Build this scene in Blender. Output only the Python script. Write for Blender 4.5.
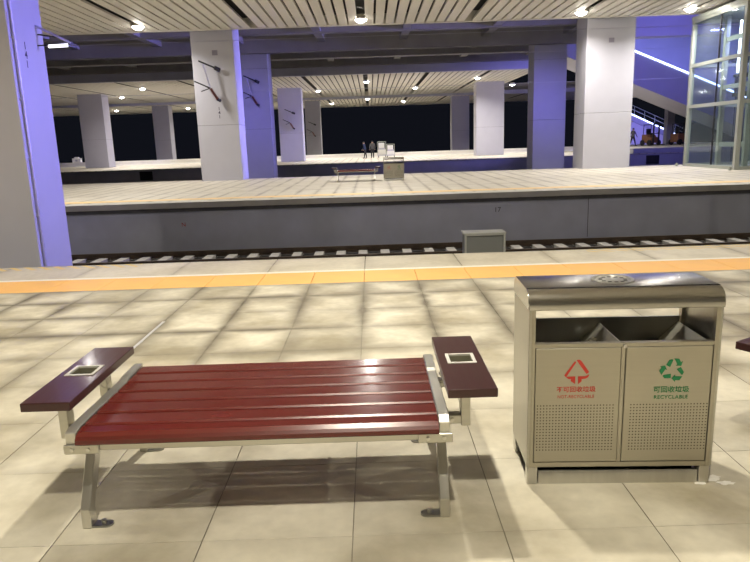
import bpy, bmesh, math, random
from mathutils import Vector, Matrix
random.seed(7)
for o in list(bpy.data.objects): bpy.data.objects.remove(o)
SC = bpy.context.scene
COL = SC.collection
# ------------------------------------------------------------------ camera, world, exposure
F_PX = 650.0; PITCH = math.atan(139.5 / F_PX); ROLL = math.radians(1.86); CAM_H = 1.55
cam = bpy.data.cameras.new('camera'); cam_o = bpy.data.objects.new('camera', cam); COL.objects.link(cam_o)
cam.sensor_width = 36.0; cam.lens = F_PX / 750.0 * 36.0; cam.clip_end = 500
fw = Vector((0, math.cos(PITCH), -math.sin(PITCH))); r0 = Vector((1, 0, 0)); u0 = r0.cross(fw)
rv = r0 * math.cos(ROLL) - u0 * math.sin(ROLL); uv = u0 * math.cos(ROLL) + r0 * math.sin(ROLL)
cam_o.matrix_world = Matrix(((rv.x, uv.x, -fw.x, 0), (rv.y, uv.y, -fw.y, 0), (rv.z, uv.z, -fw.z, CAM_H), (0, 0, 0, 1)))
SC.camera = cam_o
wd = bpy.data.worlds.new('night'); SC.world = wd; wd.use_nodes = True
wd.node_tree.nodes['Background'].inputs[0].default_value = (0.0042, 0.0048, 0.0075, 1)
wd.node_tree.nodes['Background'].inputs[1].default_value = 1.0
SC.view_settings.view_transform = 'Standard'; SC.view_settings.look = 'None'
SC.view_settings.gamma = 1.0; SC.view_settings.use_curve_mapping = False
SC.view_settings.exposure = 0.25
WARM = (1.0, 0.92, 0.76)
COOL = (1.0, 0.95, 0.88)
LAMP_NEAR = 268.0; LAMP_MID = 228.0; LAMP_FAR = 380.0; SPREAD = math.radians(150)
BLUE = (0.27, 0.24, 1.0)

# ------------------------------------------------------------------ materials
MATS = {}
def nn(nt, t, **kw):
    n = nt.nodes.new(t)
    for k, v in kw.items(): setattr(n, k, v)
    return n
def mat(name, col, rough=0.5, metal=0.0, var=0.06, scale=6.0, bump=0.0, stretch=(1, 1, 1), spec=0.5, coat=0.0):
    """principled surface with procedural noise in tone, roughness and (optionally) relief"""
    if name in MATS: return MATS[name]
    m = bpy.data.materials.new(name); m.use_nodes = True; nt = m.node_tree
    b = nt.nodes['Principled BSDF']; tc = nn(nt, 'ShaderNodeTexCoord'); mp = nn(nt, 'ShaderNodeMapping')
    mp.inputs['Scale'].default_value = stretch
    nz = nn(nt, 'ShaderNodeTexNoise'); nz.inputs['Scale'].default_value = scale; nz.inputs['Detail'].default_value = 5
    nt.links.new(tc.outputs['Object'], mp.inputs['Vector']); nt.links.new(mp.outputs[0], nz.inputs['Vector'])
    mx = nn(nt, 'ShaderNodeMix', data_type='RGBA')
    mx.inputs[6].default_value = tuple(max(0, c * (1 - var * 2.2)) for c in col) + (1,)
    mx.inputs[7].default_value = tuple(min(1, c * (1 + var * 2.2)) for c in col) + (1,)
    nt.links.new(nz.outputs[0], mx.inputs[0]); nt.links.new(mx.outputs[2], b.inputs['Base Color'])
    mr = nn(nt, 'ShaderNodeMapRange'); mr.inputs[3].default_value = max(0.02, rough - 0.07); mr.inputs[4].default_value = min(1, rough + 0.07)
    nt.links.new(nz.outputs[0], mr.inputs[0]); nt.links.new(mr.outputs[0], b.inputs['Roughness'])
    b.inputs['Metallic'].default_value = metal; b.inputs['Specular IOR Level'].default_value = spec
    if coat: b.inputs['Coat Weight'].default_value = coat; b.inputs['Coat Roughness'].default_value = 0.12
    if bump:
        bp = nn(nt, 'ShaderNodeBump'); bp.inputs['Strength'].default_value = bump; bp.inputs['Distance'].default_value = 0.02
        nt.links.new(nz.outputs[0], bp.inputs['Height']); nt.links.new(bp.outputs[0], b.inputs['Normal'])
    MATS[name] = m; return m
def emit(name, col, strength):
    if name in MATS: return MATS[name]
    m = bpy.data.materials.new(name); m.use_nodes = True
    b = m.node_tree.nodes['Principled BSDF']; b.inputs['Base Color'].default_value = (.8, .8, .8, 1)
    b.inputs['Emission Color'].default_value = (*col, 1); b.inputs['Emission Strength'].default_value = strength
    MATS[name] = m; return m

PX, PY, TILE = -0.122, 7.2, 0.607      # tile grid: joint positions and pitch
def tile_mat(name, base, base2, stain, stain_amt, line_amt, px, py, tx, ty, hatch=None, reach=0.16):
    """cream concrete pavers: tone by paver, blotches, and grime that has soaked in along the joints"""
    m = bpy.data.materials.new(name); m.use_nodes = True; nt = m.node_tree; L = nt.links.new
    b = nt.nodes['Principled BSDF']; g = nn(nt, 'ShaderNodeNewGeometry'); sp = nn(nt, 'ShaderNodeSeparateXYZ')
    L(g.outputs['Position'], sp.inputs[0])
    def mth(op, a, c=None, clamp=False):
        n = nn(nt, 'ShaderNodeMath', operation=op); n.use_clamp = clamp
        for i, v in enumerate((a, c)):
            if v is None: continue
            if isinstance(v, (int, float)): n.inputs[i].default_value = v
            else: L(v, n.inputs[i])
        return n.outputs[0]
    def noise(scale, detail=4, off=0.0, sx=1, sy=1):
        mp = nn(nt, 'ShaderNodeMapping'); mp.inputs['Location'].default_value = (off, off, 0); mp.inputs['Scale'].default_value = (sx, sy, 1)
        L(g.outputs['Position'], mp.inputs[0]); n = nn(nt, 'ShaderNodeTexNoise'); n.inputs['Scale'].default_value = scale; n.inputs['Detail'].default_value = detail
        L(mp.outputs[0], n.inputs['Vector']); return n.outputs[0]
    def joint(s, p, t):      # distance to the nearest joint, metres
        q = mth('DIVIDE', mth('SUBTRACT', s, p), t)
        return mth('MULTIPLY', mth('ABSOLUTE', mth('SUBTRACT', q, mth('ROUND', q))), t)
    dx = joint(sp.outputs[0], px, tx); dy = joint(sp.outputs[1], py, ty)
    wob = mth('MULTIPLY', mth('SUBTRACT', noise(4, 5), 0.5), 0.13)
    def soak(d, off, sx, sy):
        w = mth('MULTIPLY', noise(1.1, 3, off, sx, sy), reach * 2.0)
        v = mth('SUBTRACT', 1.0, mth('DIVIDE', mth('ADD', d, wob), w), clamp=True)
        k = nn(nt, 'ShaderNodeMapRange'); k.inputs[1].default_value = .26; k.inputs[2].default_value = .58
        L(noise(0.9, 2, off + 31, sx, sy), k.inputs[0])
        return mth('MULTIPLY', mth('POWER', v, 1.7), k.outputs[0])
    far = nn(nt, 'ShaderNodeMapRange'); far.inputs[1].default_value = 3.0; far.inputs[2].default_value = 5.2; far.inputs[3].default_value = .22
    L(sp.outputs[1], far.inputs[0])
    st = mth('MULTIPLY', mth('MAXIMUM', soak(dx, 3.3, 1.4, .5), soak(dy, 17.7, .5, 1.4)), mth('MULTIPLY', far.outputs[0], stain_amt), clamp=True)
    ln = mth('MULTIPLY', mth('MAXIMUM', mth('LESS_THAN', dx, 0.0022), mth('MULTIPLY', mth('LESS_THAN', dy, 0.0018), .35)), line_amt)
    blotch = nn(nt, 'ShaderNodeMapRange'); blotch.inputs[1].default_value = .32; blotch.inputs[2].default_value = .60
    L(noise(1.7, 7, 9.0), blotch.inputs[0])
    oi = nn(nt, 'ShaderNodeObjectInfo')
    mx = nn(nt, 'ShaderNodeMix', data_type='RGBA'); mx.inputs[6].default_value = (*base, 1); mx.inputs[7].default_value = (*base2, 1); L(blotch.outputs[0], mx.inputs[0])
    fine = nn(nt, 'ShaderNodeMix', data_type='RGBA', blend_type='MULTIPLY'); fine.inputs[0].default_value = .5
    fr = nn(nt, 'ShaderNodeMapRange'); fr.inputs[3].default_value = .6; fr.inputs[4].default_value = 1.25; L(noise(14, 8, 4), fr.inputs[0])
    L(mx.outputs[2], fine.inputs[6]); L(fr.outputs[0], fine.inputs[7])
    tone = nn(nt, 'ShaderNodeMix', data_type='RGBA', blend_type='MULTIPLY'); tone.inputs[0].default_value = 1
    tr = nn(nt, 'ShaderNodeMapRange'); tr.inputs[3].default_value = .90; tr.inputs[4].default_value = 1.06; L(oi.outputs['Random'], tr.inputs[0])
    L(fine.outputs[2], tone.inputs[6]); L(tr.outputs[0], tone.inputs[7])
    m2 = nn(nt, 'ShaderNodeMix', data_type='RGBA'); m2.inputs[7].default_value = (*stain, 1); L(mth('MAXIMUM', st, ln), m2.inputs[0]); L(tone.outputs[2], m2.inputs[6])
    out = m2.outputs[2]
    if hatch:
        y0, y1, xa, xb = hatch
        dg = mth('FRACT', mth('MULTIPLY', mth('ADD', sp.outputs[0], sp.outputs[1]), 5.0))
        hm = mth('MULTIPLY', mth('LESS_THAN', dg, 0.42), mth('MULTIPLY', mth('GREATER_THAN', sp.outputs[1], y0), mth('LESS_THAN', sp.outputs[1], y1)))
        hm = mth('MULTIPLY', hm, mth('MAXIMUM', mth('LESS_THAN', sp.outputs[0], xa), mth('GREATER_THAN', sp.outputs[0], xb)))
        m3 = nn(nt, 'ShaderNodeMix', data_type='RGBA'); m3.inputs[7].default_value = (.75, .55, .16, 1); L(mth('MULTIPLY', hm, .8), m3.inputs[0]); L(out, m3.inputs[6]); out = m3.outputs[2]
    L(out, b.inputs['Base Color'])
    rr = nn(nt, 'ShaderNodeMapRange'); rr.inputs[3].default_value = .42; rr.inputs[4].default_value = .62; L(noise(6, 4, 2), rr.inputs[0]); L(rr.outputs[0], b.inputs['Roughness'])
    bp = nn(nt, 'ShaderNodeBump'); bp.inputs['Strength'].default_value = .12; bp.inputs['Distance'].default_value = .01
    L(noise(30, 5), bp.inputs['Height']); L(bp.outputs[0], b.inputs['Normal'])
    MATS[name] = m; return m

M_TILE = tile_mat('paver', (.37, .33, .235), (.69, .65, .53), (.17, .15, .11), 1.0, .8, PX, PY, TILE, TILE, reach=.22)
M_EDGE = tile_mat('edge_paver', (.56, .51, .40), (.66, .61, .49), (.20, .17, .12), .55, .5, PX, 8.87, 1.214, 5.0, hatch=(8.62, 8.9, -3.2, 2.9))
M_TILE2 = tile_mat('opposite_paver', (.60, .55, .45), (.68, .635, .54), (.17, .14, .11), .75, .9, .02, 20.2, TILE, 2.43, reach=.13)
M_TACT = mat('tactile_yellow', (.88, .50, .16), .55, var=.05, scale=3, bump=.2)
M_TACT2 = mat('pale_yellow', (.80, .58, .27), .55, var=.07, scale=2)
M_LINE = mat('line_white', (.82, .79, .70), .6, var=.04)
M_CONC = mat('platform_wall_concrete', (.50, .52, .62), .8, var=.10, scale=1.1, bump=.2)
M_CONC_D = mat('dark_concrete_and_shade', (.10, .10, .11), .85, var=.2, scale=3, bump=.3)  # dark concrete of footing and joints; also paints the shade under the coping
M_WALL3 = mat('blue_grey_concrete', (.40, .40, .44), .8, var=.10, scale=1.1, bump=.2)
M_COLM = mat('column_panel', (.50, .495, .555), .6, var=.03, scale=1.4)
M_DECK = mat('deck_concrete', (.33, .32, .31), .8, var=.12, scale=.8, bump=.2)
M_SLAT = mat('ceiling_slat', (.74, .70, .62), .5, var=.03, scale=1.0)
M_VOID = mat('ceiling_void', (.035, .033, .03), .9, var=.1)
M_FASC = mat('canopy_fascia', (.68, .68, .78), .6, var=.05, scale=.6)
M_STEEL = mat('brushed_stainless', (.54, .53, .48), .36, 1.0, var=.05, scale=9, stretch=(.3, 6, 6))
M_STEEL_S = mat('polished_stainless', (.64, .63, .59), .36, 1.0, var=.05, scale=9, stretch=(4, .6, .6))
M_STEEL_B = mat('bin_panel_stainless', (.49, .465, .39), .42, 1.0, var=.03, scale=9, stretch=(.4, 5, 8))
M_STEEL_D = mat('inner_steel', (.34, .34, .32), .30, 1.0, var=.08, scale=5)
M_LID = mat('lid_stainless', (.58, .57, .54), .2, 1.0, var=.05, scale=7, stretch=(.4, 4, 4))
M_WOOD = mat('mahogany_lacquer', (.105, .0125, .009), .24, 0, var=.07, scale=3, stretch=(.6, 3, 3), bump=.0, coat=.35)
M_WOOD_D = mat('mahogany_armrest', (.042, .0095, .010), .33, 0, var=.14, scale=7, stretch=(9, .6, 9), bump=.04, coat=.3)
M_BLACK = mat('black_and_gap_shade', (.012, .012, .012), .7)  # plain black; also paints the shade in gaps and niches
M_DARK = mat('dark_metal', (.05, .05, .055), .5, .6)
M_RED = mat('print_red', (.55, .045, .03), .5, var=.04)
M_GREEN = mat('print_green', (.012, .20, .07), .5, var=.04)
M_INK = mat('print_ink', (.03, .025, .06), .6)
M_BALL = mat('ballast', (.055, .05, .045), .95, var=.35, scale=14, bump=1.0)
M_RAIL = mat('rail_steel', (.10, .075, .055), .5, .7, var=.2)
M_SLEEP = mat('sleeper_concrete', (.48, .46, .42), .8, var=.12)
M_WHITE = mat('white_paint', (.78, .77, .74), .5, var=.03)
M_FRAME = mat('frame_cream', (.38, .40, .35), .4, .3, var=.03)
M_STAIR = mat('stair_concrete', (.50, .49, .56), .7, var=.05, scale=.7)
M_BROWN = mat('brown_insulator', (.20, .055, .03), .35, var=.12)
M_PIPE = mat('conduit_grey', (.50, .49, .58), .45, .4)
M_BAG = mat('plastic_bag', (.80, .80, .78), .4, var=.03, bump=.4)
M_CAB = mat('cabinet_grey', (.26, .27, .26), .45, .3, var=.06, scale=2)
M_RUST = mat('forklift_orange', (.30, .14, .06), .5, var=.15)
M_LENS = emit('lamp_lens', (1.0, .95, .86), 55.0)
M_LED = emit('led_strip', (.45, .55, 1.0), 5.0)
M_TUBE = emit('tube_lamp', (.95, .95, 1.0), 1.6)
M_BLUE = emit('added_flood_lens', BLUE, 12.0)  # glowing lens of the added blue floodlights
def glass_mat():
    m = bpy.data.materials.new('lift_glass'); m.use_nodes = True; nt = m.node_tree
    for n in list(nt.nodes):
        if n.type == 'BSDF_PRINCIPLED': nt.nodes.remove(n)
    t = nn(nt, 'ShaderNodeBsdfTransparent'); t.inputs[0].default_value = (.90, .95, .95, 1)
    g = nn(nt, 'ShaderNodeBsdfGlossy'); g.inputs['Roughness'].default_value = .06; g.inputs[0].default_value = (.8, .85, .9, 1)
    fc = nn(nt, 'ShaderNodeLayerWeight'); pw = nn(nt, 'ShaderNodeMath', operation='POWER'); pw.inputs[1].default_value = 4.0; nt.links.new(fc.outputs['Facing'], pw.inputs[0])
    lw = nn(nt, 'ShaderNodeMath', operation='MULTIPLY_ADD'); lw.inputs[1].default_value = .5; lw.inputs[2].default_value = .03; nt.links.new(pw.outputs[0], lw.inputs[0])
    nz = nn(nt, 'ShaderNodeTexNoise'); nz.inputs['Scale'].default_value = .8
    d = nn(nt, 'ShaderNodeBsdfDiffuse'); d.inputs[0].default_value = (.5, .55, .6, 1)
    mx = nn(nt, 'ShaderNodeMixShader'); m2 = nn(nt, 'ShaderNodeMixShader')
    mm = nn(nt, 'ShaderNodeMath', operation='MULTIPLY'); mm.inputs[1].default_value = .06
    nt.links.new(nz.outputs[0], mm.inputs[0]); nt.links.new(mm.outputs[0], m2.inputs[0])
    nt.links.new(lw.outputs[0], mx.inputs[0]); nt.links.new(t.outputs[0], mx.inputs[1]); nt.links.new(g.outputs[0], mx.inputs[2])
    nt.links.new(mx.outputs[0], m2.inputs[1]); nt.links.new(d.outputs[0], m2.inputs[2])
    nt.links.new(m2.outputs[0], nt.nodes['Material Output'].inputs[0]); return m
M_GLASS = glass_mat()

# ------------------------------------------------------------------ mesh helpers
class MB:
    def __init__(s): s.v = []; s.f = []
    def add(s, vs, fs):
        o = len(s.v); s.v += [tuple(p) for p in vs]; s.f += [tuple(i + o for i in f) for f in fs]; return s
    def box(s, x0, x1, y0, y1, z0, z1):
        return s.add([(x0, y0, z0), (x1, y0, z0), (x1, y1, z0), (x0, y1, z0), (x0, y0, z1), (x1, y0, z1), (x1, y1, z1), (x0, y1, z1)],
                     [(0, 3, 2, 1), (4, 5, 6, 7), (0, 1, 5, 4), (1, 2, 6, 5), (2, 3, 7, 6), (3, 0, 4, 7)])
    def prism_x(s, prof, x0, x1):      # profile of (y, z), counter-clockwise seen from +x
        n = len(prof)
        return s.add([(x0, y, z) for y, z in prof] + [(x1, y, z) for y, z in prof],
                     [tuple(reversed(range(n))), tuple(range(n, 2 * n))] + [(i, (i + 1) % n, n + (i + 1) % n, n + i) for i in range(n)])
    def prism_y(s, prof, y0, y1):      # profile of (x, z)
        n = len(prof)
        return s.add([(x, y0, z) for x, z in prof] + [(x, y1, z) for x, z in prof],
                     [tuple(range(n)), tuple(reversed(range(n, 2 * n)))] + [(i, n + i, n + (i + 1) % n, (i + 1) % n) for i in range(n)])
    def prism_z(s, prof, z0, z1):
        n = len(prof)
        return s.add([(x, y, z0) for x, y in prof] + [(x, y, z1) for x, y in prof],
                     [tuple(reversed(range(n))), tuple(range(n, 2 * n))] + [(i, (i + 1) % n, n + (i + 1) % n, n + i) for i in range(n)])
    def rod(s, a, b, r, r2=None, n=8):
        a, b = Vector(a), Vector(b); d = (b - a).normalized(); r2 = r if r2 is None else r2
        p = d.orthogonal().normalized(); q = d.cross(p)
        ring = lambda c, rr: [c + (p * math.cos(t) + q * math.sin(t)) * rr for t in [2 * math.pi * i / n for i in range(n)]]
        return s.add(ring(a, r) + ring(b, r2), [tuple(reversed(range(n))), tuple(range(n, 2 * n))] + [(i, (i + 1) % n, n + (i + 1) % n, n + i) for i in range(n)])
    def path(s, pts, r, n=8):
        for a, b in zip(pts[:-1], pts[1:]): s.rod(a, b, r, n=n)
        return s
    def lathe(s, prof, n=20, c=(0, 0, 0)):     # profile of (radius, z)
        vs = []; fs = []; k = len(prof)
        for i in range(n):
            t = 2 * math.pi * i / n
            vs += [(c[0] + r * math.cos(t), c[1] + r * math.sin(t), c[2] + z) for r, z in prof]
        for i in range(n):
            j = (i + 1) % n
            for m in range(k - 1): fs.append((i * k + m, j * k + m, j * k + m + 1, i * k + m + 1))
        return s.add(vs, fs)
    def mesh(s, name, m, bevel=0.0, seg=2, smooth=False):
        me = bpy.data.meshes.new(name); me.from_pydata(s.v, [], s.f)
        bm = bmesh.new(); bm.from_mesh(me); bmesh.ops.remove_doubles(bm, verts=bm.verts, dist=1e-6); bmesh.ops.recalc_face_normals(bm, faces=bm.faces)
        if bevel: bmesh.ops.bevel(bm, geom=[e for e in bm.edges if len(e.link_faces) == 2 and e.calc_face_angle(0) > .5], offset=bevel, segments=seg, affect='EDGES', profile=.5)
        if smooth:
            for f in bm.faces: f.smooth = True
            for e in bm.edges:
                if len(e.link_faces) == 2 and e.calc_face_angle(0) > .7: e.smooth = False
        bm.to_mesh(me); bm.free(); me.materials.append(m); return me
    def build(s, name, m, parent=None, **kw): return link(name, s.mesh(name, m, **kw), parent)
def link(name, data, parent=None, loc=None, rz=0):
    o = bpy.data.objects.new(name, data); COL.objects.link(o)
    if parent: o.parent = parent
    if loc: o.location = loc
    if rz: o.rotation_euler = (0, 0, rz)
    return o
def tag(o, label=None, cat=None, group=None, kind=None):
    for k, v in (('label', label), ('category', cat), ('group', group), ('kind', kind)):
        if v: o[k] = v
    return o
def thing(name, label, cat, loc=(0, 0, 0), rz=0, group=None): return tag(link(name, None, None, loc, rz), label, cat, group)
def copy_tree(o, parent=None):
    c = o.copy(); COL.objects.link(c); c.parent = parent
    for ch in list(o.children): copy_tree(ch, c)
    return c
def struct(o): o['kind'] = 'structure'; return o
def text(name, body, size, m, parent, loc, rot=(math.pi / 2, 0, 0), bold=0.0, sx=1.0, space=1.0):
    cu = bpy.data.curves.new(name, 'FONT'); cu.body = body; cu.size = size; cu.align_x = 'CENTER'; cu.align_y = 'CENTER'
    cu.offset = bold; cu.space_character = space; cu.extrude = 0.0004; cu.resolution_u = 3
    t = bpy.data.objects.new('tmp', cu); COL.objects.link(t); bpy.context.view_layer.update()
    me = bpy.data.meshes.new_from_object(t.evaluated_get(bpy.context.evaluated_depsgraph_get()))
    bpy.data.objects.remove(t); me.materials.clear(); me.materials.append(m)
    o = link(name, me, parent, loc); o.rotation_euler = rot; o.scale = (sx, 1, 1); return o
def lamp_light(name, loc, rot, power, col, size, parent=None, spread=math.pi, shape='DISK', size_y=None):
    l = bpy.data.lights.new(name, 'AREA'); l.shape = shape; l.size = size; l.energy = power; l.color = col; l.spread = spread
    if size_y: l.size_y = size_y
    o = link(name, l, parent, loc); o.rotation_euler = rot; return o

# ================================================================== SETTING
EDGE1, EDGE2, BACK2, EDGE3, BACK3 = 8.87, 18.85, 31.6, 51.0, 66.0
# near platform slab; pavers are laid in the part that shows
X0 = PX - TILE * 10; X1 = PX + TILE * 11; Y0 = PY - TILE * 11
floor = struct(MB().box(-40, 40, -14, EDGE1 - .02, -1.45, -.035).box(X0, X1, Y0, PY, -.035, -.0045).box(-40, X0, -14, PY, -.035, 0).box(X1, 40, -14, PY, -.035, 0).box(X0, X1, -14, Y0, -.035, 0).build('floor', M_TILE))
tile_me = MB().box(.0015, TILE - .0015, .0008, TILE - .0008, -.0045, 0).mesh('tile', M_TILE, bevel=.0012, seg=1)
for i in range(21):
    for j in range(11):
        link('tile', tile_me, floor, (X0 + i * TILE, Y0 + j * TILE, random.uniform(-.0006, .0)))
tac = MB().box(.002, TILE - .002, 0, .655, -.035, .001)
tact_me = tac.mesh('tactile_tile', M_TACT, bevel=.004, seg=1)
for i in range(21): link('tactile_tile', tact_me, floor, (X0 + i * TILE, PY + .003, 0))
MB().box(-40, X0, PY, PY + .66, -.035, 0).box(X1, 40, PY, PY + .66, -.035, 0).build('tactile_band', M_TACT, floor)
MB().box(-40, 40, PY + .66, PY + .75, -.035, .0005).build('white_line', M_LINE, floor)
edge_me = MB().box(.003, TILE * 2 - .003, 0, EDGE1 - PY - .755, -.12, 0).mesh('edge_slab', M_EDGE, bevel=.005, seg=1)
for i in range(-6, 18): link('edge_slab', edge_me, floor, (X0 + i * TILE * 2, PY + .753, 0))
# spilt white powder by the bin foot and a pale strip let into a joint
pw = MB()
for cx_, cy_, rx, ry, sd in ((1.50, 2.70, .055, .035, 1), (1.545, 2.655, .04, .02, 2), (1.435, 2.66, .03, .012, 3)):
    rr = random.Random(sd); pw.prism_z([(cx_ + rx * math.cos(a) * rr.uniform(.6, 1.15), cy_ + ry * math.sin(a) * rr.uniform(.6, 1.15)) for a in [2 * math.pi * k / 18 for k in range(18)]], .0, .0012)
tag(pw.build('powder_spill', mat('white_powder', (.80, .78, .72), .9, var=.1, scale=30), floor), kind='stuff')
MB().box(PX - 3 * TILE - .012, PX - 3 * TILE + .012, 4.60, 5.75, -.004, .0025).build('joint_strip', mat('strip_metal', (.72, .72, .74), .4, .5), floor)
# track beds
rear = struct(MB().box(-40, 40, -12.6, -12.3, 0, 7.0).build('wall_rear_unseen', mat('unseen_wall_panel', (.55, .54, .50), .6, var=.05, scale=.7)))  # unseen wall, added behind the camera for the steel to mirror
MB().box(-40, 40, -12.3, -12.28, 0, .2).build('skirting', M_CONC_D, rear)
struct(MB().box(-70, 70, EDGE1 - .05, EDGE2 + .3, -1.75, -1.47).build('floor', M_BALL))
struct(MB().box(-70, 70, BACK2 - .2, EDGE3 + .2, -1.75, -1.47).build('floor', M_BALL))
# opposite platform: wall, overhanging coping, paved top
p2 = struct(MB().box(-60, 60, EDGE2 + .16, BACK2, -1.7, -.16).build('wall_front', M_CONC))
MB().box(-60, 60, EDGE2, BACK2, -.16, 0).build('paving', M_TILE2, p2)
MB().box(-60, 60, EDGE2 - .012, EDGE2 + .5, -.15, .004).build('coping', mat('coping', (.50, .48, .44), .7, var=.12, scale=2), p2)
MB().box(-60, 60, EDGE2 + .85, EDGE2 + 1.45, 0, .004).build('tactile_band', M_TACT2, p2)
MB().box(-60, 60, EDGE2 + .1, EDGE2 + .17, -.27, -.15).build('coping_shade_strip', M_CONC_D, p2)  # dark strip paints the shade below the coping overhang
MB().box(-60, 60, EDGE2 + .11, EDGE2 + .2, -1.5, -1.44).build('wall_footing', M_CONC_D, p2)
text('wall_number', '17', .20, M_DARK, p2, (3.65, EDGE2 + .155, -.52))
text('wall_mark', 'N', .17, M_RED, p2, (-5.55, EDGE2 + .155, -.66))
for x in (-9.2, 6.3): MB().box(x, x + .015, EDGE2 + .152, EDGE2 + .165, -1.4, -.27).build('wall_joint', M_CONC_D, p2)
# third platform
p3 = struct(MB().box(-90, 90, EDGE3, BACK3, -1.7, -.05).build('wall_back', M_WALL3))
MB().box(-90, 90, EDGE3 - .1, BACK3, -.05, 0).build('paving', M_TILE2, p3)
kerb = struct(MB().box(20.2, 60, EDGE3 - .12, 63.5, 0.001, .36).build('floor', M_WALL3))
MB().box(20.2, 60, EDGE3 - .13, 63.5, .36, .375).build('kerb_top', M_TILE2, kerb)
for x in (-17.4, 21.75): MB().box(x - .48, x + .48, EDGE3 - .13, EDGE3 + .02, -.82, -.17).build('wall_niche', M_BLACK, p3)  # shade inside the niches, painted as black boxes on the wall face
par = struct(MB().box(-90, 90, BACK3, BACK3 + .25, -1.7, .34).build('wall_back', M_WHITE))
MB().box(-90, 90, BACK3 - .06, BACK3 + .31, .34, .42).build('coping', M_WHITE, par)
# fourth platform, mostly hidden
struct(MB().box(-90, 90, 76, 92, -1.7, 0).build('floor', M_TILE2))

# slatted canopies
ZA = 6.55; BAY = 4.65; SLOT = -.24
def slat_xs(x0, x1, pitch=.4395, w=.315):
    xs = []; k0 = int(math.floor((x0 - SLOT) / BAY)) - 1
    for k in range(k0, k0 + int((x1 - x0) / BAY) + 4):
        a = SLOT + k * BAY + .14
        for i in range(10):
            x = a + .04 + i * pitch
            if x >= x0 and x + w <= x1: xs.append(x)
    return xs
def canopy(y0, y1, z, x0, x1, individual, fascia, name):
    back = struct(MB().box(x0, x1, y0, y1, z + .42, z + .5).build('ceiling', M_VOID))
    me = MB().box(0, .345, y0 + .05, y1 - .22, z, z + .03).box(0, .012, y0 + .05, y1 - .22, z + .03, z + .09).box(.333, .345, y0 + .05, y1 - .22, z + .03, z + .09)
    if individual:
        sm = me.mesh('slat', M_SLAT)
        for x in slat_xs(x0, x1): link('slat', sm, back, (x, 0, 0))
    else:
        big = MB()
        for x in slat_xs(x0, x1): big.box(x, x + .345, y0 + .05, y1 - .22, z, z + .03)
        tag(big.build('slat', M_SLAT, back), kind='stuff')
    MB().box(x0, x1, y1 - .2, y1, z - .02, z + .5).build('edge_trim', M_SLAT, back)
    if fascia: MB().box(x0, x1, y0 - .3, y0, z - .02, z + fascia).build('fascia', M_FASC, back)
    else: MB().box(x0, x1, y0 - .2, y0 + .03, z - .02, z + .5).build('edge_trim', M_SLAT, back)
    return back
canA = canopy(18.4, 30.2, ZA, -29, 29, True, 0, 'A')
canopy(50.0, 73.0, 6.42, -60, 12.9, False, .56, 'B')
canopy(78.5, 96.0, 6.5, -80, 80, False, .55, 'C')
canopy(-12, 8.7, ZA, -20, 20, False, 0, 'N')
# concrete deck over the tracks beyond the opposite platform
deck = struct(MB().box(-60, 12.6, 30.25, 49.8, 8.1, 8.5).build('ceiling', M_DECK))
for y, zb in ((32.7, 7.1), (36.2, 7.25), (39.8, 6.8), (44.6, 7.0), (49.2, 6.98)): MB().box(-60, 12.6, y, y + .55, zb, 8.1).build('beam', M_DECK, deck)
for k in range(-9, 4):
    x = -2.65 + k * 4.75
    MB().box(x - .22, x + .22, 30.3, 49.7, 7.3, 8.1).build('cross_beam', M_DECK, deck)
MB().box(-60, 60, 73.2, 78.0, 6.9, 7.2).build('link_slab', M_DECK, deck)

# ================================================================== COLUMNS
CL, CR = -7.85, -5.97
def column(x0, x1, y0, y1, zb, zt, label, joints=(2.5,)):
    t = thing('column', label, 'column', ((x0 + x1) / 2, (y0 + y1) / 2, zb), group='square station columns')
    hx, hy = (x1 - x0) / 2, (y1 - y0) / 2
    MB().box(-hx + .02, hx - .02, -hy + .02, hy - .02, 0, zt - zb).build('core', M_DARK, t)
    zs = [zb] + [j for j in joints if zb + .3 < j < zt] + [zt]
    for a, b in zip(zs[:-1], zs[1:]):
        MB().box(-hx, hx, -hy, hy, a - zb + .005, b - zb - .005).build('panel', M_COLM, t, bevel=.012, seg=1)
    return t
c1 = column(CL, CR, 11.5, 12.7, -1.47, 10.5, 'near left column with lavender blue side and grey conduit, cut by the photo edge', (8.5,))
MB().rod((.97, -.50, .05), (.97, -.50, 11.5), .028).build('conduit', M_PIPE, c1)
for z in (1.9, 2.9, 3.9, 4.9, 6.0): MB().box(.93, 1.005, -.56, -.44, z, z + .03).build('pipe_clamp', M_PIPE, c1)
for i, ch in enumerate('141'): text('column_number', ch, .17, M_INK, c1, (.945, -.12, 1.47 + 3.37 - i * .155), (math.pi / 2, 0, math.pi / 2), .004)
c2 = column(CL, CR, 30.5, 32.0, -1.47, 8.0, 'white column with folded wire cantilever, left on the opposite platform')
for i, ch in enumerate('141'): text('column_number', ch, .20, M_INK, c2, (.10, -.752, 1.47 + 3.22 - i * .18), (math.pi / 2, 0, 0), .004)
MB().box(-.02, .22, -.765, -.74, 7.0, 7.22).build('number_plate', mat('plate_grey', (.28, .26, .33), .6), c2)
c3 = column(9.78, 11.95, 30.5, 32.0, -1.47, 8.0, 'white column right of centre with small grey plate, on the opposite platform')
MB().box(-.1, .14, -.765, -.74, 7.0, 7.2).build('number_plate', MATS['plate_grey'], c3)
column(CL, CR, 40.5, 42.0, -1.47, 8.0, 'shadowed deep blue column behind the white cantilever column', (2.5, 6.0))
column(9.9, 11.85, 40.5, 42.0, -1.47, 8.0, 'blue-lit column left of the white plate column on the right', (2.5, 6.0))
column(-25.9, -23.75, 60, 61.5, 0, 6.44, 'far white column standing on the third platform, nearest the left edge')
column(-8.15, -6.05, 60, 61.5, 0, 6.44, 'far white column standing just right of the deep blue column')
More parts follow.
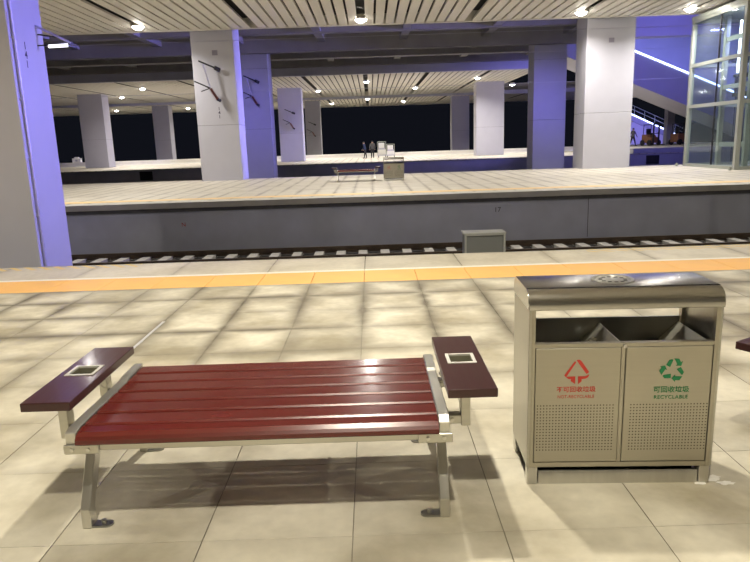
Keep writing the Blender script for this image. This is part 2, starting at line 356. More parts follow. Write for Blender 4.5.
column(9.55, 12.05, 60, 61.5, 0, 6.44, 'far wide lilac column left of the right-hand blue-lit column')
column(-25.85, -23.9, 80, 81.5, 0, 6.52, 'farthest slim white column left of the cantilever column')
column(-7.7, -5.9, 80, 81.5, 0, 6.52, 'farthest slim white column right beside the black night gap, left of centre')
column(9.8, 11.9, 80, 81.5, 0, 6.52, 'farthest slim lilac column right of the wide black night gap')

# ================================================================== CEILING LAMPS
def make_lamp(x, y, z, label, power, col=WARM, group='round canopy downlights', big=1.0, lit=True):
    t = thing('ceiling_lamp', label, 'lamp', (x, y, z), group=group)
    MB().lathe([(.03 * big, .16), (.17 * big, .16), (.19 * big, .02), (.19 * big, -.03), (.165 * big, -.03), (.165 * big, .0)], 18).build('housing', M_SLAT, t, smooth=True)
    MB().lathe([(0, -.105 * big), (.05 * big, -.10 * big), (.105 * big, -.08 * big), (.145 * big, -.045 * big), (.162 * big, -.0)], 18).build('lens', M_LENS, t, smooth=True)
    if lit: lamp_light('lamp_light', (0, 0, -.11 * big - .01), (0, 0, 0), power, col, .30 * big, t, SPREAD)
    return t
for i, (x, y) in enumerate([(-9.5, 6.0), (-.24, 6.0), (9.06, 6.0), (-9.5, -.5), (-.24, -.5), (9.06, -.5)]):
    make_lamp(x, y, ZA, 'round downlight in the near platform canopy, above the frame, ' + ('left of', 'over', 'right of')[i % 3] + (' the yellow strip', ' the camera side')[i // 3], LAMP_NEAR * (1.0 if y > 0 else .8), group='downlights above the near platform')
VA = {-9.52: 'bright round downlight in the slatted canopy, left of the white cantilever column', -.24: 'bright round downlight in the slatted canopy at the top centre',
      8.95: 'bright round downlight in the slatted canopy above the white plate column', 13.5: 'bright round downlight in the slatted canopy nearest the glass lift tower'}
for x, lb in VA.items(): make_lamp(x, 28.75, ZA, lb, LAMP_MID, COOL, big=1.45)
for x in (-18.8, -9.5, -.24, 9.06, 18.3):
    make_lamp(x, 20.4, ZA, 'round downlight at the near edge of the opposite canopy, above the frame, ' + {-18.8: 'far left', -9.5: 'left', -.24: 'centre', 9.06: 'right', 18.3: 'far right'}[x], LAMP_MID, COOL, 'downlights along the opposite canopy front')
WB = {-23.4: 'small downlight of the far canopy left of the leftmost far column', -4.8: 'small downlight of the far canopy, left of the middle one', 4.4: 'small downlight of the far canopy, right of the middle one', -14.1: 'small downlight of the far canopy above the left black gap', 13.6: 'small downlight of the far canopy beside the lilac column'}
for x, lb in WB.items(): make_lamp(x, 64.0, 6.42, lb, LAMP_FAR, COOL, 'small downlights of the far canopy', 1.25)
WC = {-18.7: 'small downlight at the front of the far canopy, upper left', -.18: 'small downlight at the front of the far canopy, in the middle', 9.0: 'small downlight at the front of the far canopy, right of the middle', 18.3: 'small downlight at the front of the far canopy, far right behind columns'}
for x, lb in WC.items(): make_lamp(x, 56.0, 6.42, lb, LAMP_FAR, COOL, 'small downlights of the far canopy', 1.25)
WD = {(-32.5, 86.5): 'tiny downlight of the last canopy, beside the near left column', (-23.3, 86.5): 'tiny downlight of the last canopy between the two left columns', (-4.8, 86.5): 'tiny downlight of the last canopy, lower left of the middle', (4.4, 86.5): 'tiny downlight of the last canopy, lower right of the middle',
      (-18.8, 79.5): 'tiny downlight of the last canopy, low above the left gap', (-.2, 79.5): 'tiny downlight of the last canopy, exactly in the middle', (-14.2, 86.5): 'tiny downlight of the last canopy beside the white cantilever column'}
for (x, y), lb in WD.items(): make_lamp(x, y, 6.5, lb, LAMP_FAR * .7, COOL, 'tiny downlights of the last canopy', 1.4)

# blue floodlights added out of view to cast the blue wash
def added_flood(loc, aim, power, w, h, label, spread=120, up=1.2):
    d = (Vector(aim) - Vector(loc)).normalized(); q = (-d).to_track_quat('Z', 'Y').to_euler()
    t = thing('added_blue_floodlight', label, 'floodlight', loc, group='added blue floodlights')
    hd = MB().box(-w / 2 - .03, w / 2 + .03, -h / 2 - .03, h / 2 + .03, .0, .12).build('housing', M_DARK, t, bevel=.01, seg=1); hd.rotation_euler = q
    MB().box(-w / 2, w / 2, -h / 2, h / 2, -.01, .0).build('lens', M_BLUE, hd)
    lamp_light('added_flood_light', (0, 0, -.03), (0, 0, 0), power, BLUE, w, hd, math.radians(spread), shape='RECTANGLE', size_y=h)
    MB().rod((0, 0, .1 if up > 0 else -.1), (0, 0, up), .03).build('hanger' if up > 0 else 'pole', M_DARK, t)
    return t
added_flood((9.5, 12.1, 4.5), (-6, 12.1, 2.6), 210, 1.2, .5, 'added blue floodlight over the near tracks, right of the frame', 50, -5.97)
added_flood((21.5, 33.4, 5.4), (-6, 35, 3.0), 560, 1.6, .5, 'added blue floodlight behind the lift tower facing the column sides', 32, -6.87)
added_flood((24.0, 44.0, 4.6), (-8, 60, 2.2), 180, 1.6, .5, 'added blue floodlight over the far tracks facing the far columns', 30, -6.07)
added_flood((-8.5, 33.75, 7.4), (-7, 41, 2.3), 18, 1.6, .2, 'added blue floodlight under the deck before the deep blue column', 52, .7)
added_flood((9.3, 33.75, 7.4), (10.9, 41, 2.3), 36, 1.6, .2, 'added blue floodlight under the deck before the right blue-lit column', 52, .7)
added_flood((20.0, 36.5, 5.2), (21, 50, 8.3), 330, 1.6, .4, 'added blue floodlight aimed up at the stair and its beam', 100, -6.67)
added_flood((33.0, 70.0, 5.2), (31, 78, 2.0), 260, 1.6, .4, 'added blue floodlight before the lilac wall of the far stair', 130, -6.9)

# ================================================================== BENCHES
def rounded(y0, y1, z0, z1, r, n=4):      # rounded rectangle profile in (y, z)
    pts = []
    for cy, cz, a in ((y1 - r, z1 - r, 0), (y0 + r, z1 - r, 90), (y0 + r, z0 + r, 180), (y1 - r, z0 + r, 270)):
        for i in range(n + 1):
            t = math.radians(a + 90 * i / n); pts.append((cy + r * math.cos(t), cz + r * math.sin(t)))
    return pts
BX, BY = -.489, 2.83       # bench centre in the world
HW = .751                  # centre of an end frame, from the bench centre
def make_bench():
    t = thing('bench', 'maroon slatted bench with steel legs and side tables, in the foreground', 'bench', (BX, BY, 0), group='maroon slatted platform benches')
    ys = [0] + [-.276 + .1207 * k for k in range(6)]      # slat rows, front to back, from the photo
    for i, y in enumerate(ys):
        w = .110
        if i == 0: prof = [(-.432, .410), (-.428, .403), (-.40, .401), (-.342, .410), (-.340, .446), (-.346, .450), (-.395, .445), (-.420, .436), (-.430, .424)]
        else:
            prof = rounded(y - w / 2, y + w / 2, .416, .450, .011, 3)
        MB().prism_x(prof[::1], -HW + .026, HW - .026).build('seat_slat', M_WOOD, t)
    for s in (-1, 1):
        xc = s * HW
        prof = [(-.405, .362), (.392, .37), (.392, .462), (.20, .458), (.17, .452), (-.36, .457), (-.405, .446)]
        MB().prism_x(prof, xc - .025, xc + .022).build('end_beam', M_STEEL_S, t, bevel=.004, seg=1)
        for d in (-1, 1):          # splayed front and rear legs
            prof = [(d * .375, 0), (d * .375, .085), (d * .205, .385), (d * .135, .385), (d * .318, .075), (d * .318, 0)]
            MB().prism_x(prof, xc - .02, xc + .02).build('leg', M_STEEL_S, t, bevel=.003, seg=1)
            ft = MB().prism_z([(xc - s * (.0 + .075 * (.55 + .45 * math.sin(a))) if False else xc - s * (.02 + .055 + .025 * math.sin(a)), d * .345 + .025 * math.cos(a)) for a in [math.pi * k / 8 for k in range(9)]] + [(xc - s * .02, d * .345 - .025), (xc - s * .02, d * .345 + .025)], 0, .008).build('foot_plate', M_STEEL_D, t)
            MB().rod((xc - s * .062, d * .345, .006), (xc - s * .062, d * .345, .024), .011).build('bolt', M_STEEL, ft)
        xp = s * (HW + .108)       # side table on two posts
        for y in (-.205, .215):
            MB().box(min(xc + s * .02, xp + s * .02), max(xc + s * .02, xp + s * .02), y - .022, y + .022, .352, .392).build('bracket', M_STEEL, t, bevel=.003, seg=1)
            MB().box(xp - .02, xp + .02, y - .03, y + .03, .345, .512).build('post', M_STEEL, t, bevel=.003, seg=1)
            MB().rod((xc + s * .05, y - .022, .372), (xc + s * .05, y - .029, .372), .009).build('bolt', M_STEEL_S, t)
        xa, xb = sorted((s * (HW + .022), s * (HW + .226)))
        xm = (xa + xb) / 2
        tb = MB(); ya, yb, h0, h1 = -.335, .405, .512, .55; qa, qb, ra, rb = xm - .054, xm + .054, -.006, .105
        tb.box(xa, xb, ya, ra, h0, h1).box(xa, xb, rb, yb, h0, h1).box(xa, qa, ra, rb, h0, h1).box(qb, xb, ra, rb, h0, h1)
        # one welded board with a square opening
        vs = [(xa, ya), (xb, ya), (xb, yb), (xa, yb), (qa, ra), (qb, ra), (qb, rb), (qa, rb)]
        tb = MB(); tb.v = [(x, y, h0) for x, y in vs] + [(x, y, h1) for x, y in vs]
        for i in range(4):
            j = (i + 1) % 4
            tb.f += [(8 + i, 8 + j, 12 + j, 12 + i), (j, i, 4 + i, 4 + j), (i, j, 8 + j, 8 + i), (4 + j, 4 + i, 12 + i, 12 + j)]
        board = tb.build('side_table', M_WOOD_D, t, bevel=.004, seg=2)
        r = MB(); g = .012
        for (a0, a1, b0, b1) in ((qa - g, qb + g, ra - g, ra + .003), (qa - g, qb + g, rb - .003, rb + g), (qa - g, qa + .003, ra, rb), (qb - .003, qb + g, ra, rb)): r.box(a0, a1, b0, b1, .542, .5535)
        r.build('tray_rim', mat('rim_steel', (.75, .74, .70), .5, .7), board)
        tr = MB().box(qa + .0005, qb - .0005, ra + .0005, rb - .0005, .500, .504)
        tr.box(qa + .0005, qa + .004, ra, rb, .504, .545).box(qb - .004, qb - .0005, ra, rb, .504, .545).box(qa, qb, rb - .004, rb - .0005, .504, .545).box(qa, qb, ra + .0005, ra + .004, .504, .545)
        tr.build('tray', mat('tray_steel', (.36, .35, .28), .4, .9), board)
        hk = [(xc + s * .045 + .018 * math.cos(a), .06, .478 + .018 * math.sin(a)) for a in [math.radians(60 + 30 * k) for k in range(9)]]
        MB().path([(hk[0][0], .06, .515)] + hk, .003, 6).build('bag_hook', M_STEEL, board)
    for y in (-.385, .33): MB().box(-HW + .02, HW - .02, y - .02, y + .02, .368 if y < 0 else .38, .400 if y < 0 else .415).build('cross_rail', M_STEEL, t, bevel=.003, seg=1)
    for s in (-1, 1):
        ek = MB().box(s * HW - .03 if s < 0 else s * HW - .11, s * HW + .11 if s < 0 else s * HW + .03, -.418, -.405, .36, .400).build('end_cap', M_STEEL, t, bevel=.003, seg=1)
        for dx in (.005, .07): MB().rod((s * HW - s * dx, -.416, .38), (s * HW - s * dx, -.424, .38), .008).build('bolt', M_STEEL_S, ek)
    return t
bench = make_bench()
b2 = copy_tree(bench); b2.location = (-.62, 26.75, 0); tag(b2, 'small distant maroon bench on the opposite platform, left of the distant bin')
a3 = math.radians(31); b3 = copy_tree(bench); b3.rotation_euler = (0, 0, a3)
cx, cy = -(HW + .226), .405      # outer rear corner of its left side table
b3.location = (1.733 - (cx * math.cos(a3) - cy * math.sin(a3)), 3.0 - (cx * math.sin(a3) + cy * math.cos(a3)), 0)
tag(b3, 'maroon bench cut off at the right edge, only a side table corner shows')

# ================================================================== LITTER BINS
def poly(parts, m, name, parent, c, sc, y=-.0012, th=.0012):
    mb = MB()
    for pts in parts: mb.prism_y([(c[0] + (px) * sc, c[1] - (py) * sc) for px, py in pts], y, y + th)
    return mb.build(name, m, parent)
def make_bin():
    W, D = .409, .372
    t = thing('litter_bin', 'large stainless steel two-compartment recycling bin beside the foreground bench', 'bin', (1.067, 2.677, 0), math.radians(-2.6), 'two-compartment recycling bins')
    for s in (-1, 1):
        sp = MB(); xo = s * W; xi = s * (W - .028)
        a, b = sorted((xo, xo - s * .012))
        pnl = MB().prism_x([(0, .086), (D, .086), (D, .83), (0, .83)], a, b).build('side_panel', M_STEEL, t, bevel=.002, seg=1)
        a, b = sorted((xo - s * .012, xi))
        MB().box(a, b, .0, .03, .086, .83).build('front_post', M_STEEL_B, t)
        MB().box(a, b, D - .03, D, .086, .83).build('rear_post', M_STEEL_B, t)
        for y in (.004, D - .054): MB().box(*sorted((s * (W - .05), s * (W - .004))), y, y + .05, 0, .0855).build('foot', M_STEEL_S, t, bevel=.003, seg=1)
    # folded lid with rounded long edges
    prof = []
    r = .066
    for a in range(0, 91, 15): prof.append((D - r + .004 + r * math.cos(math.radians(a)), .905 - r + r * math.sin(math.radians(a))))
    for a in range(90, 181, 15): prof.append((r - .004 + r * math.cos(math.radians(a)), .905 - r + r * math.sin(math.radians(a))))
    prof = [(D + .004, .818)] + prof + [(-.004, .818)]
    lid = MB().prism_x(prof, -W - .004, W + .004).build('lid', M_LID, t, bevel=.003, seg=1, smooth=True)
    MB().lathe([(.094, .0), (.094, .004), (.088, .006), (.078, .004), (.076, -.0), (.074, .0015), (0, .0015)], 28, (0, .195, .904)).build('ashtray', M_STEEL_S, lid, smooth=True)
    sand = MB()
    for k in range(12):
        a = k * math.pi / 6; sand.box(.055 * math.cos(a) - .008, .055 * math.cos(a) + .008, .195 + .055 * math.sin(a) - .006, .195 + .055 * math.sin(a) + .006, .9055, .9065)
    sand.build('ashtray_slot', M_BLACK, lid)
    # back, inside and chutes
    MB().box(-W + .03, W - .03, D - .012, D, .06, .682).build('back_panel', M_STEEL_D, t)
    MB().box(-W + .03, W - .03, .025, D - .012, .545, .55).build('tray_floor', M_STEEL_D, t)
    for x in (0.0, W - .034):
        dv = MB().prism_y([(x - .004, .655), (x + .002, .655), (x - .085, .57), (x - .091, .57)], .022, D - .014).build('chute', M_STEEL, t)
    for x in (-.215, .17): MB().lathe([(.085, .5502), (.09, .553), (.095, .5505)], 20, (x, .16, 0)).build('liner_ring', M_STEEL, t)
    # front frame and doors
    MB().box(-W + .028, W - .028, .002, .03, .649, .666).build('top_rail', M_STEEL_B, t)
    MB().box(-W + .028, W - .028, .002, .03, .086, .108).build('bottom_rail', M_STEEL_B, t)
    MB().box(-.008, .008, .006, .03, .108, .649).build('mullion', M_STEEL_B, t)
    MB().rod((0, .001, .654), (0, -.012, .654), .008).build('lock_knob', M_STEEL_S, t)
    for s in (-1, 1):
        x0, x1 = (-W + .031, -.011) if s < 0 else (.011, W - .031)
        d = MB().box(x0, x1, .001, .02, .111, .646).build('door', M_STEEL_B, t, bevel=.002, seg=1)
        hx0, hx1 = (-.366, -.036) if s < 0 else (.041, .369)
        h = MB(); nx, nz = 25, 16
        for i in range(nx):
            for j in range(nz):
                x = hx0 + (hx1 - hx0) * i / (nx - 1); z = .170 + (.382 - .170) * j / (nz - 1)
                h.add([(x + .0033 * math.cos(a), .0004, z + .0033 * math.sin(a)) for a in [math.pi / 3 * k for k in range(6)]], [(0, 1, 2, 3, 4, 5)])
        tag(h.build('perforation', mat('hole_shadow', (.07, .06, .045), .8), d), kind='stuff')
        S = .00053
        if s < 0:
            c = (-.200, .538)
            P = [[(-100, 28), (-90, 40), (-82, 38), (-6, -84), (-14, -94), (-22, -88)], [(-4, -104), (22, -106), (38, -92), (102, 2), (80, 18), (4, -90)],
                 [(104, 22), (94, 46), (76, 58), (42, 62), (44, 80), (14, 106), (12, 38), (72, 38)], [(-88, 40), (-10, 38), (-10, 104), (-46, 78), (-44, 60), (-66, 60)]]
            poly(P, M_RED, 'triangle_symbol', d, c, S)
            text('label_text', '不可回收垃圾', .0285, M_RED, d, (-.200, -.0004, .456), bold=.0003)
            text('label_text', 'NOT-RECYCLABLE', .021, M_RED, d, (-.200, -.0004, .423), bold=.0, sx=.86, space=1.08)
        else:
            c = (.211, .540); base = [[(-30, -88), (-6, -92), (0, -84), (-22, -26), (-54, -44)], [(8, -98), (48, -96), (64, -66), (78, -74), (66, -34), (24, -38), (36, -48)]]
            P = []
            for k in range(3):
                a = 2 * math.pi * k / 3; ca, sa = math.cos(a), math.sin(a)
                P += [[(x * ca - y * sa, x * sa + y * ca) for x, y in q] for q in base]
            poly(P, M_GREEN, 'recycling_symbol', d, c, S)
            text('label_text', '可回收垃圾', .031, M_GREEN, d, (.211, -.0004, .449), bold=.0003)
            text('label_text', 'RECYCLABLE', .0235, M_GREEN, d, (.211, -.0004, .415), bold=.0002, space=1.1)
    # kick plate with a rolled top edge
    MB().prism_x([(.008, .0), (.03, .0), (.03, .058), (.024, .064), (.014, .062), (.008, .052)], -W + .055, W - .055).build('kick_plate', M_STEEL_S, t, smooth=True)
    MB().box(-W + .06, W - .06, .055, D - .06, .004, .084).build('gap_shade_box', M_BLACK, t)  # black box put in so the gap under the body looks shaded
    return t
bin1 = make_bin()
bin2 = copy_tree(bin1); bin2.location = (.90, 26.4, 0); bin2.rotation_euler = (0, 0, 0)
tag(bin2, 'small distant steel recycling bin on the opposite platform, right of the distant bench')
# crumpled plastic bag left in the bin
bm = bmesh.new(); bmesh.ops.create_icosphere(bm, subdivisions=3, radius=.03)
for v in bm.verts:
    n = v.co.normalized(); k = 1 + .35 * math.sin(9 * n.x + 4 * n.y) * math.cos(7 * n.z + 3 * n.x) + random.uniform(-.12, .12)
    v.co = Vector((v.co.x * 1.2 * k, v.co.y * .9 * k, max(v.co.z * .75 * k, -.012)))
me = bpy.data.meshes.new('plastic_bag'); bm.to_mesh(me); bm.free(); me.materials.append(M_BAG)
tag(link('plastic_bag', me, None, (1.02, 2.92, .592)), 'crumpled white plastic bag inside the open middle of the steel bin', 'bag')

# ================================================================== TRACK AND TRACKSIDE
def track(yc, x0, x1, label):
    t = thing('railway_track', label, 'railway track', (0, yc, -1.47))
    for s in (-1, 1):
        y = s * .7175
        MB().prism_x([(y - .07, .05), (y + .07, .05), (y + .07, .065), (y + .01, .08), (y + .01, .17), (y + .035, .18), (y + .035, .215), (y - .035, .215), (y - .035, .18), (y - .01, .17), (y - .01, .08), (y - .07, .065)], x0, x1).build('rail', M_RAIL, t)
    sm = MB().prism_x([(-1.28, -.06), (1.28, -.06), (1.28, .10), (1.0, .12), (.85, .09), (-.85, .09), (-1.0, .12), (-1.28, .10)], -.12, .12).mesh('sleeper', M_SLEEP)
    x = x0 + .3
    while x < x1: link('sleeper', sm, t, (x, 0, .0)); x += .6
    return t
track(17.12, -24, 24, 'dark railway track with concrete sleepers below the opposite platform wall')
cab = thing('trackside_cabinet', 'grey metal cabinet with pale edges standing between platform edge and tracks', 'cabinet', (2.10, 12.2, -1.47))
MB().box(-.375, .375, -.05, .32, 0, 1.24).build('body', M_CAB, cab, bevel=.01, seg=1)
fr = MB()
for a in ((-.385, -.35, .1, 1.26), (.35, .385, .1, 1.26), (-.35, .35, 1.222, 1.26)): fr.box(a[0], a[1], -.075, -.045, a[2], a[3])
fr.build('door_frame', mat('cabinet_edge', (.55, .56, .52), .4, .3), cab)
MB().box(-.40, .40, -.08, .34, 1.25, 1.275).build('roof', MATS['cabinet_edge'], cab)
# overhead wires
for y, z, lb in ((16.85, 4.08, 'thin overhead contact wire above the near tracks'), (33.2, 4.12, 'thin overhead contact wire behind the opposite platform, lower'), (33.2, 5.55, 'thin overhead carrier wire behind the opposite platform, upper')):
    tag(MB().rod((-45, y, z), (45, y, z), .005 if y < 20 else .009, n=6).build('overhead_wire', M_PIPE), lb, 'wire')
# wire cantilevers folded against the columns
def cantilever(loc, label, sc=1.0):
    t = thing('wire_cantilever', label, 'cantilever', loc, group='folded wire cantilevers'); t.scale = (sc, sc, sc)
    P = lambda x, z, y=-.1: (x, y, z)
    MB().path([P(-.62, 1.68, -.34), P(.06, 1.38, -.08)], .035).build('top_tube', M_DARK, t)
    MB().path([P(-.46, 1.56, -.28), P(-.22, .50, -.22)], .035).build('strut_tube', M_PIPE, t)
    MB().path([P(-.80, .80, -.62), P(-.22, .52, -.22)], .03).build('registration_arm', M_DARK, t)
    MB().path([P(-.56, .37, -.5), P(-.22, .52, -.22)], .02).build('steady_arm', M_DARK, t)
    MB().rod(P(.02, 1.40, -.14), P(.22, 1.30, .0), .09).build('wall_bracket', M_DARK, t)
    MB().rod(P(.04, .05, -.14), P(.14, -.02, .0), .07).build('wall_bracket', M_DARK, t)
    ins = MB(); a, b = Vector(P(-.2, .5, -.22)), Vector(P(.04, 0.05, -.12)); n = 9
    ins.rod(a, b, .05)
    for k in range(n):
        c = a.lerp(b, (k + .3) / n); ins.rod(c, a.lerp(b, (k + .75) / n), .105, .06, n=10)
    ins.build('insulator', M_BROWN, t)
    return t
cantilever((-6.84, 30.39, 3.58), 'folded wire cantilever with brown insulator on the white left column')
cantilever((-6.75, 40.39, 3.9), 'folded wire cantilever in blue shadow on the deep blue left column')
cantilever((-6.9, 59.89, 2.9), 'tiny folded cantilever on the far white column by the deep blue one')
cantilever((-6.7, 79.89, 2.4), 'tiny folded cantilever on the farthest slim column left of centre')
# bracket with tube lamp at the near column
br = thing('tube_lamp_bracket', 'angled bracket arm carrying a small white tube lamp by the near left column', 'lamp', (-5.97, 12.45, 3.42))
MB().path([(0, .0, .36), (.60, .0, .05)], .022).build('arm', M_PIPE, br)
MB().path([(0, .05, .22), (.42, .0, .145)], .012).build('brace', M_DARK, br)
MB().path([(.56, 0, .06), (.56, 0, -.02)], .01).build('hanger', M_DARK, br)
MB().path([(.0, .0, .02), (.20, .0, .02)], .012).build('tube_arm', M_DARK, br)
MB().rod((.20, 0, .0), (.55, 0, .01), .03).build('tube', M_TUBE, br)

# ================================================================== LIFT TOWER
LX, LXB, LY0, LY1, LZ = 14.4, 17.2, 26.0, 30.15, 6.3
lt = thing('lift_tower', 'glass lift tower with pale metal frame on the opposite platform', 'lift tower', (LX, LY0, 0))
dx, dy = LXB - LX, LY1 - LY0
for x in (0, dx):
    for y in (0, dy): MB().box(x - .09, x + .09, y - .09, y + .09, .0, LZ).build('corner_post', M_FRAME, lt, bevel=.01, seg=1)
for z in (.06, 2.62, 4.36, LZ - .08):
    for x in (0, dx): MB().box(x - .07, x + .07, .09, dy - .09, z - .07, z + .07).build('rail', M_FRAME, lt)
    for y in (0, dy): MB().box(.09, dx - .09, y - .07, y + .07, z - .07, z + .07).build('rail', M_FRAME, lt)
for x in (0, dx): MB().box(x - .03, x + .03, dy * .46 - .025, dy * .46 + .025, .13, LZ).build('mullion', M_DARK, lt)
MB().box(dx * .4 - .04, dx * .4 + .04, -.04, .04, .13, LZ).build('mullion', M_FRAME, lt)
levels = [(.13, 2.55), (2.69, 4.29), (4.43, LZ - .15)]
for z0, z1 in levels:
    for x in (0, dx):
        for y0, y1 in ((.09, dy * .46 - .03), (dy * .46 + .03, dy - .09)): MB().box(x - .008, x + .008, y0, y1, z0, z1).build('pane', M_GLASS, lt)
    for y in (0, dy):
        for x0, x1 in ((.09, dx * .4 - .04), (dx * .4 + .04, dx - .09)): MB().box(x0, x1, y - .008, y + .008, z0, z1).build('pane', M_GLASS, lt)
MB().box(-.1, dx + .1, -.1, dy + .1, LZ - .02, LZ + .12).build('roof', M_FRAME, lt)
for x, y in ((.9, 1.0), (.9, 3.1), (dx - .5, 2.0)): MB().box(x - .09, x + .09, y - .09, y + .09, .01, LZ - .02).build('guide_rail', M_FRAME, lt)
for z in (.95, 3.35, 5.3): MB().box(.85, .95, 1.09, 3.01, z - .09, z + .09).build('guide_brace', M_FRAME, lt)
MB().rod((1.2, 2.6, 3.9), (1.2, 2.6, 6.0), .05).build('light_tube', emit('lift_tube', (.85, .92, 1), 6.0), lt)
lamp_light('added_shaft_light', (1.9, 2.6, 6.1), (0, 0, 0), 170, (.35, .38, 1), .8, lt)  # blue light without a fixture, added to tint the shaft and glass
car = MB().box(1.25, dx - .75, 1.2, 3.0, 2.95, 3.1).box(1.25, dx - .75, 1.2, 3.0, 3.75, 3.85).box(1.3, 1.38, 1.25, 1.33, 3.1, 3.75).box(1.3, 1.38, 2.87, 2.95, 3.1, 3.75)
car.build('machinery', M_DARK, lt)
for y in (-.25, dy + .12): MB().rod((-.35, y, 0), (-.35, y, .14), .06).build('bollard', M_FRAME, lt)

# ================================================================== FAR STAIRS WITH LED EDGES
def stair(yc, depth, xa, za, xb, zb, side_h, under, label, solid):
    """flight falling to the right: (xa, za) to (xb, zb) is its LED edge; the side is side_h high"""
    t = thing('station_stair', label, 'stair', (xa, yc, 0)); L = xb - xa; dz = zb - za
    low = [(0, za - side_h), (0, za - .12), (L, zb - .12), (L, zb - side_h)]
    MB().prism_y(low, 0, .25).build('side_wall', M_STAIR, t)
    MB().prism_y([(0, za - side_h), (0, za + .2 if solid else 12.0), (L, zb + .2 if solid else 12.0), (L, zb - side_h)], depth, depth + .25).build('side_wall', M_STAIR, t)
    MB().prism_y([(0, za - side_h - .35), (0, za - side_h), (L, zb - side_h), (L, zb - side_h - .35)], -.02, depth + .27).build('soffit', M_STAIR, t)
    n = int(abs(dz) / .17); st = MB()
    for k in range(n):
        x0 = L * k / n; x1 = L * (k + 1) / n; z = za - side_h + .25 + dz * k / n
        link('step', MB().box(x0, x1, .25, depth, z - .25, z).mesh('step', M_STAIR), t)
    for y in (-.05,):
        MB().prism_y([(0, za - .12), (0, za + .01), (L, zb + .01), (L, zb - .12)], y, y + .34).build('led_edge', M_LED, t)
    for zz in (.55, 1.0) if solid else ():
        MB().path([(0, .1, za + zz), (L, .1, zb + zz)], .03).build('handrail', M_FRAME, t)
    m = int(L / 1.2)
    for k in range(m + 1) if solid else ():
        x = L * k / m; z = za + dz * k / m; MB().rod((x, .1, z), (x, .1, z + 1.0), .03).build('baluster', M_FRAME, t)
    if solid:
        MB().prism_y([(0, .0), (0, za - side_h - .3), (L, zb - side_h - .3), (L, .0)], .1, .3).build('under_wall', M_WHITE, t)
    lamp_light('led_light', (L / 2, .5, (za + zb) / 2), (math.pi / 2, math.atan2(-dz, L), 0), 260, (.22, .24, 1), L, t, shape='RECTANGLE', size_y=.1)
    return t
stair(53.0, 4.0, 13.6, 10.8, 33.5, 2.55, 2.15, 0, 'upper station stair with glowing white-blue edge, right of the white plate column', False)
stair(78.0, 4.0, 26.0, 5.85, 37.0, .78, .45, 0, 'lower farther station stair with glowing edge and railing above a lilac wall', True)
ob = struct(MB().box(13.0, 60, 48.8, 49.9, 8.25, 12.0).build('trim_1', M_STAIR))
MB().box(12.5, 60, 48.6, 48.8, 9.6, 9.9).build('ledge', M_STAIR, ob)
tag(MB().box(-.35, .35, -.35, .35, 0, 4.6).build('pier', M_COLM), 'slim round-edged lilac pier under the far stair beside the lift tower', 'pier').location = (29.0, 64.6, 0)

# ================================================================== PEOPLE, CARTS, BOX
def person(loc, rz, h, coat, trousers, label, stride=.16, bend=0.0, arm=.12):
    me = bpy.data.meshes.new('person'); k = h / 1.7
    V = []; E_ = []; R = []
    def v(p, r, par=None):
        V.append(tuple(c * k for c in p)); R.append(r * k)
        if par is not None: E_.append((par, len(V) - 1))
        return len(V) - 1
    pel = v((0, 0, .93), .15); wai = v((0, bend * .3, 1.12), .145, pel); che = v((0, bend * .7, 1.32), .17, wai); nec = v((0, bend, 1.47), .065, che); hed0 = v((0, bend + .02, 1.55), .088, nec); v((0, bend + .03, 1.64), .08, hed0)
    for s in (-1, 1):
        sh = v((s * .19, bend * .9, 1.40), .075, che); el = v((s * .25, bend + s * arm, 1.13), .052, sh); wr = v((s * .25, bend + .12 + s * arm * 1.2, .90), .038, el); v((s * .24, bend + .15 + s * arm * 1.3, .82), .035, wr)
        hip = v((s * .09, 0, .86), .105, pel); kn = v((s * .10, s * stride * .6, .48), .072, hip); an = v((s * .10, s * stride, .09), .05, kn); v((s * .10, s * stride + .15, .045), .042, an)
    me.from_pydata(V, E_, []); o = bpy.data.objects.new('person', me); COL.objects.link(o)
    sk = o.modifiers.new('s', 'SKIN'); sk.use_smooth_shade = True
    for i, sv in enumerate(me.skin_vertices[0].data): sv.radius = (R[i], R[i] * (.8 if i in (pel, wai, che) else 1)); sv.use_root = (i == 0)
    o.modifiers.new('d', 'SUBSURF').levels = 1
    bpy.context.view_layer.update()
    m2 = bpy.data.meshes.new_from_object(o.evaluated_get(bpy.context.evaluated_depsgraph_get())); bpy.data.objects.remove(o)
    skin = mat('skin', (.42, .25, .17), .6)
    m2.materials.clear()
    for m in (coat, trousers, skin, M_DARK): m2.materials.append(m)
    for p in m2.polygons:
        z = p.center.z / k; ax = abs(p.center.x) / k
        p.material_index = 2 if z > 1.47 or (ax > .19 and z < .9) else (0 if z > .92 else (1 if z > .08 else 3)); p.use_smooth = True
    zmin = min(q.co.z for q in m2.vertices)
    o = link('person', m2, None, (loc[0], loc[1], loc[2] - zmin), rz); tag(o, label, 'person', 'people far across the tracks')
    hb = bmesh.new(); bmesh.ops.create_icosphere(hb, subdivisions=2, radius=.1 * k)
    for q in hb.verts: q.co.z = max(q.co.z, -.02 * k)
    hm = bpy.data.meshes.new('hair'); hb.to_mesh(hm); hb.free(); hm.materials.append(M_BLACK)
    link('hair', hm, o, (0, bend * k + .015 * k, 1.63 * k)); return o
COAT_B = mat('navy_coat', (.02, .035, .10), .8); COAT_G = mat('grey_coat', (.10, .095, .09), .8); TROU = mat('dark_trousers', (.015, .015, .02), .8)
person((-.52, 62.6, 0), math.radians(75), 1.58, COAT_B, TROU, 'person in blue leaning on a handcart on the third platform', bend=.12)
person((.16, 62.8, 0), 0, 1.62, COAT_G, TROU, 'person in dark grey standing beside the pale carts on the third platform', stride=.08)
person((24.2, 61.2, .375), math.radians(-70), 1.62, COAT_G, TROU, 'person in dark clothes walking past the forklifts by the far stair', stride=.25)
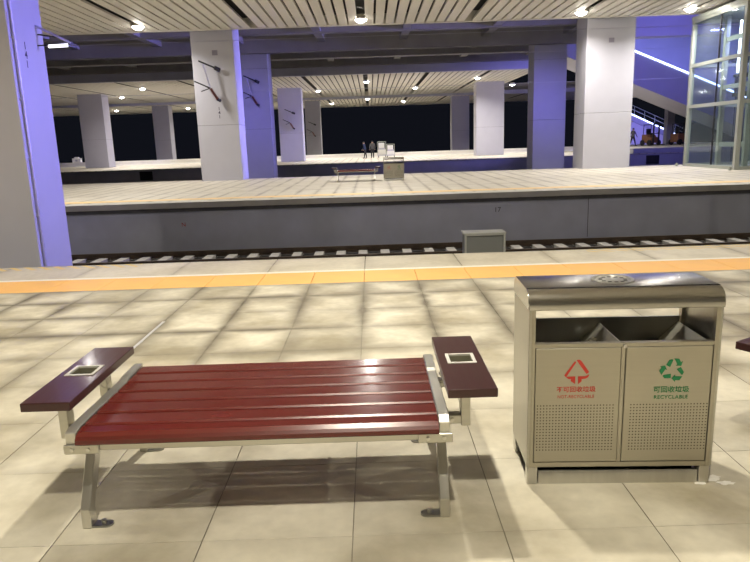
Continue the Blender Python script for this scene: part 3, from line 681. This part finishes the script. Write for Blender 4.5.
def cart(x, y, w, h, label):
    t = thing('luggage_cart', label, 'cart', (x, y, 0), group='pale carts on the third platform')
    MB().box(-w / 2, w / 2, -.4, .4, .22, .30).build('deck', M_PIPE, t)
    for sx in (-1, 1):
        for sy in (-1, 1): MB().rod((sx * w * .4, sy * .32, .1), (sx * w * .4 + .05, sy * .32, .1), .1, n=12).build('wheel', M_DARK, t)
        MB().rod((sx * w * .46, .36, .3), (sx * w * .46, .36, h), .025).build('upright', M_FRAME, t)
        MB().rod((sx * w * .4, .0, .1), (sx * w * .4, .0, .23), .03).build('axle', M_DARK, t)
    MB().rod((-w * .46, .36, h), (w * .46, .36, h), .025).build('handle', M_FRAME, t)
    MB().box(-w * .42, w * .42, -.36, .33, .30, h * .52).build('crate', M_WHITE, t, bevel=.02, seg=1)
    MB().box(-w * .38, w * .36, -.33, .3, h * .52, h * .62).build('crate_lid', M_PIPE, t)
    MB().box(-w * .36, w * .30, -.3, .3, h * .62, h * .93).build('carton', M_WHITE, t, bevel=.02, seg=1)
    return t
cart(1.05, 62.9, .85, 1.5, 'pale loaded luggage cart directly beside the person in dark grey')
cart(1.85, 61.9, .8, 1.25, 'lower pale luggage cart with its top hidden behind the distant bin')
def forklift(x, y, rz, sc, label):
    t = thing('forklift', label, 'forklift', (x, y, .375), rz, 'forklifts on the raised kerb'); t.scale = (sc,) * 3
    MB().prism_y([(-.8, .25), (.55, .25), (.55, .75), (.1, .8), (-.1, 1.05), (-.8, 1.05)], -.5, .5).build('body', M_RUST, t, bevel=.04, seg=1)
    for sx in (-.6, .4):
        for sy in (-1, 1): MB().rod((sx, sy * .46, .27), (sx, sy * .6, .27), .27, n=16).build('wheel', M_DARK, t)
    for sy in (-.3, .3): MB().box(.6, .72, sy - .05, sy + .05, .05, 2.15).build('mast', M_DARK, t)
    MB().box(.6, .72, -.3, .3, 2.05, 2.15).build('mast_head', M_DARK, t); MB().box(.6, .72, -.3, .3, 1.1, 1.18).build('mast_bar', M_DARK, t)
    for sx, sy in ((-.7, -.42), (-.7, .42), (.45, -.42), (.45, .42)): MB().rod((sx, sy, .8), (sx * .9, sy, 1.95), .03).build('guard_post', M_DARK, t)
    MB().box(-.68, .45, -.45, .45, 1.93, 2.0).build('overhead_guard', M_DARK, t)
    for sy in (-.25, .25): MB().box(.72, 1.6, sy - .05, sy + .05, .06, .11).build('fork', M_DARK, t)
    MB().box(-.45, .0, -.25, .25, 1.05, 1.2).box(-.5, -.4, -.25, .25, 1.2, 1.6).build('seat', M_BLACK, t)
    return t
forklift(25.9, 61.2, math.radians(-75), .95, 'brown forklift nearer the walking person')
forklift(28.5, 61.0, math.radians(20), .95, 'brown forklift half behind the glass lift tower')
bx = thing('equipment_box', 'small white box on the far parapet near the left column', 'box', (-29.3, BACK3 + .12, .42))
MB().box(-.42, .42, -.2, .2, 0, .42).build('body', M_WHITE, bx, bevel=.02, seg=1)
MB().box(-.2, .2, -.15, .15, .42, .55).build('cap', M_WHITE, bx, bevel=.02, seg=1); MB().box(-.1, .12, -.205, -.19, .12, .3).build('label_plate', M_PIPE, bx)
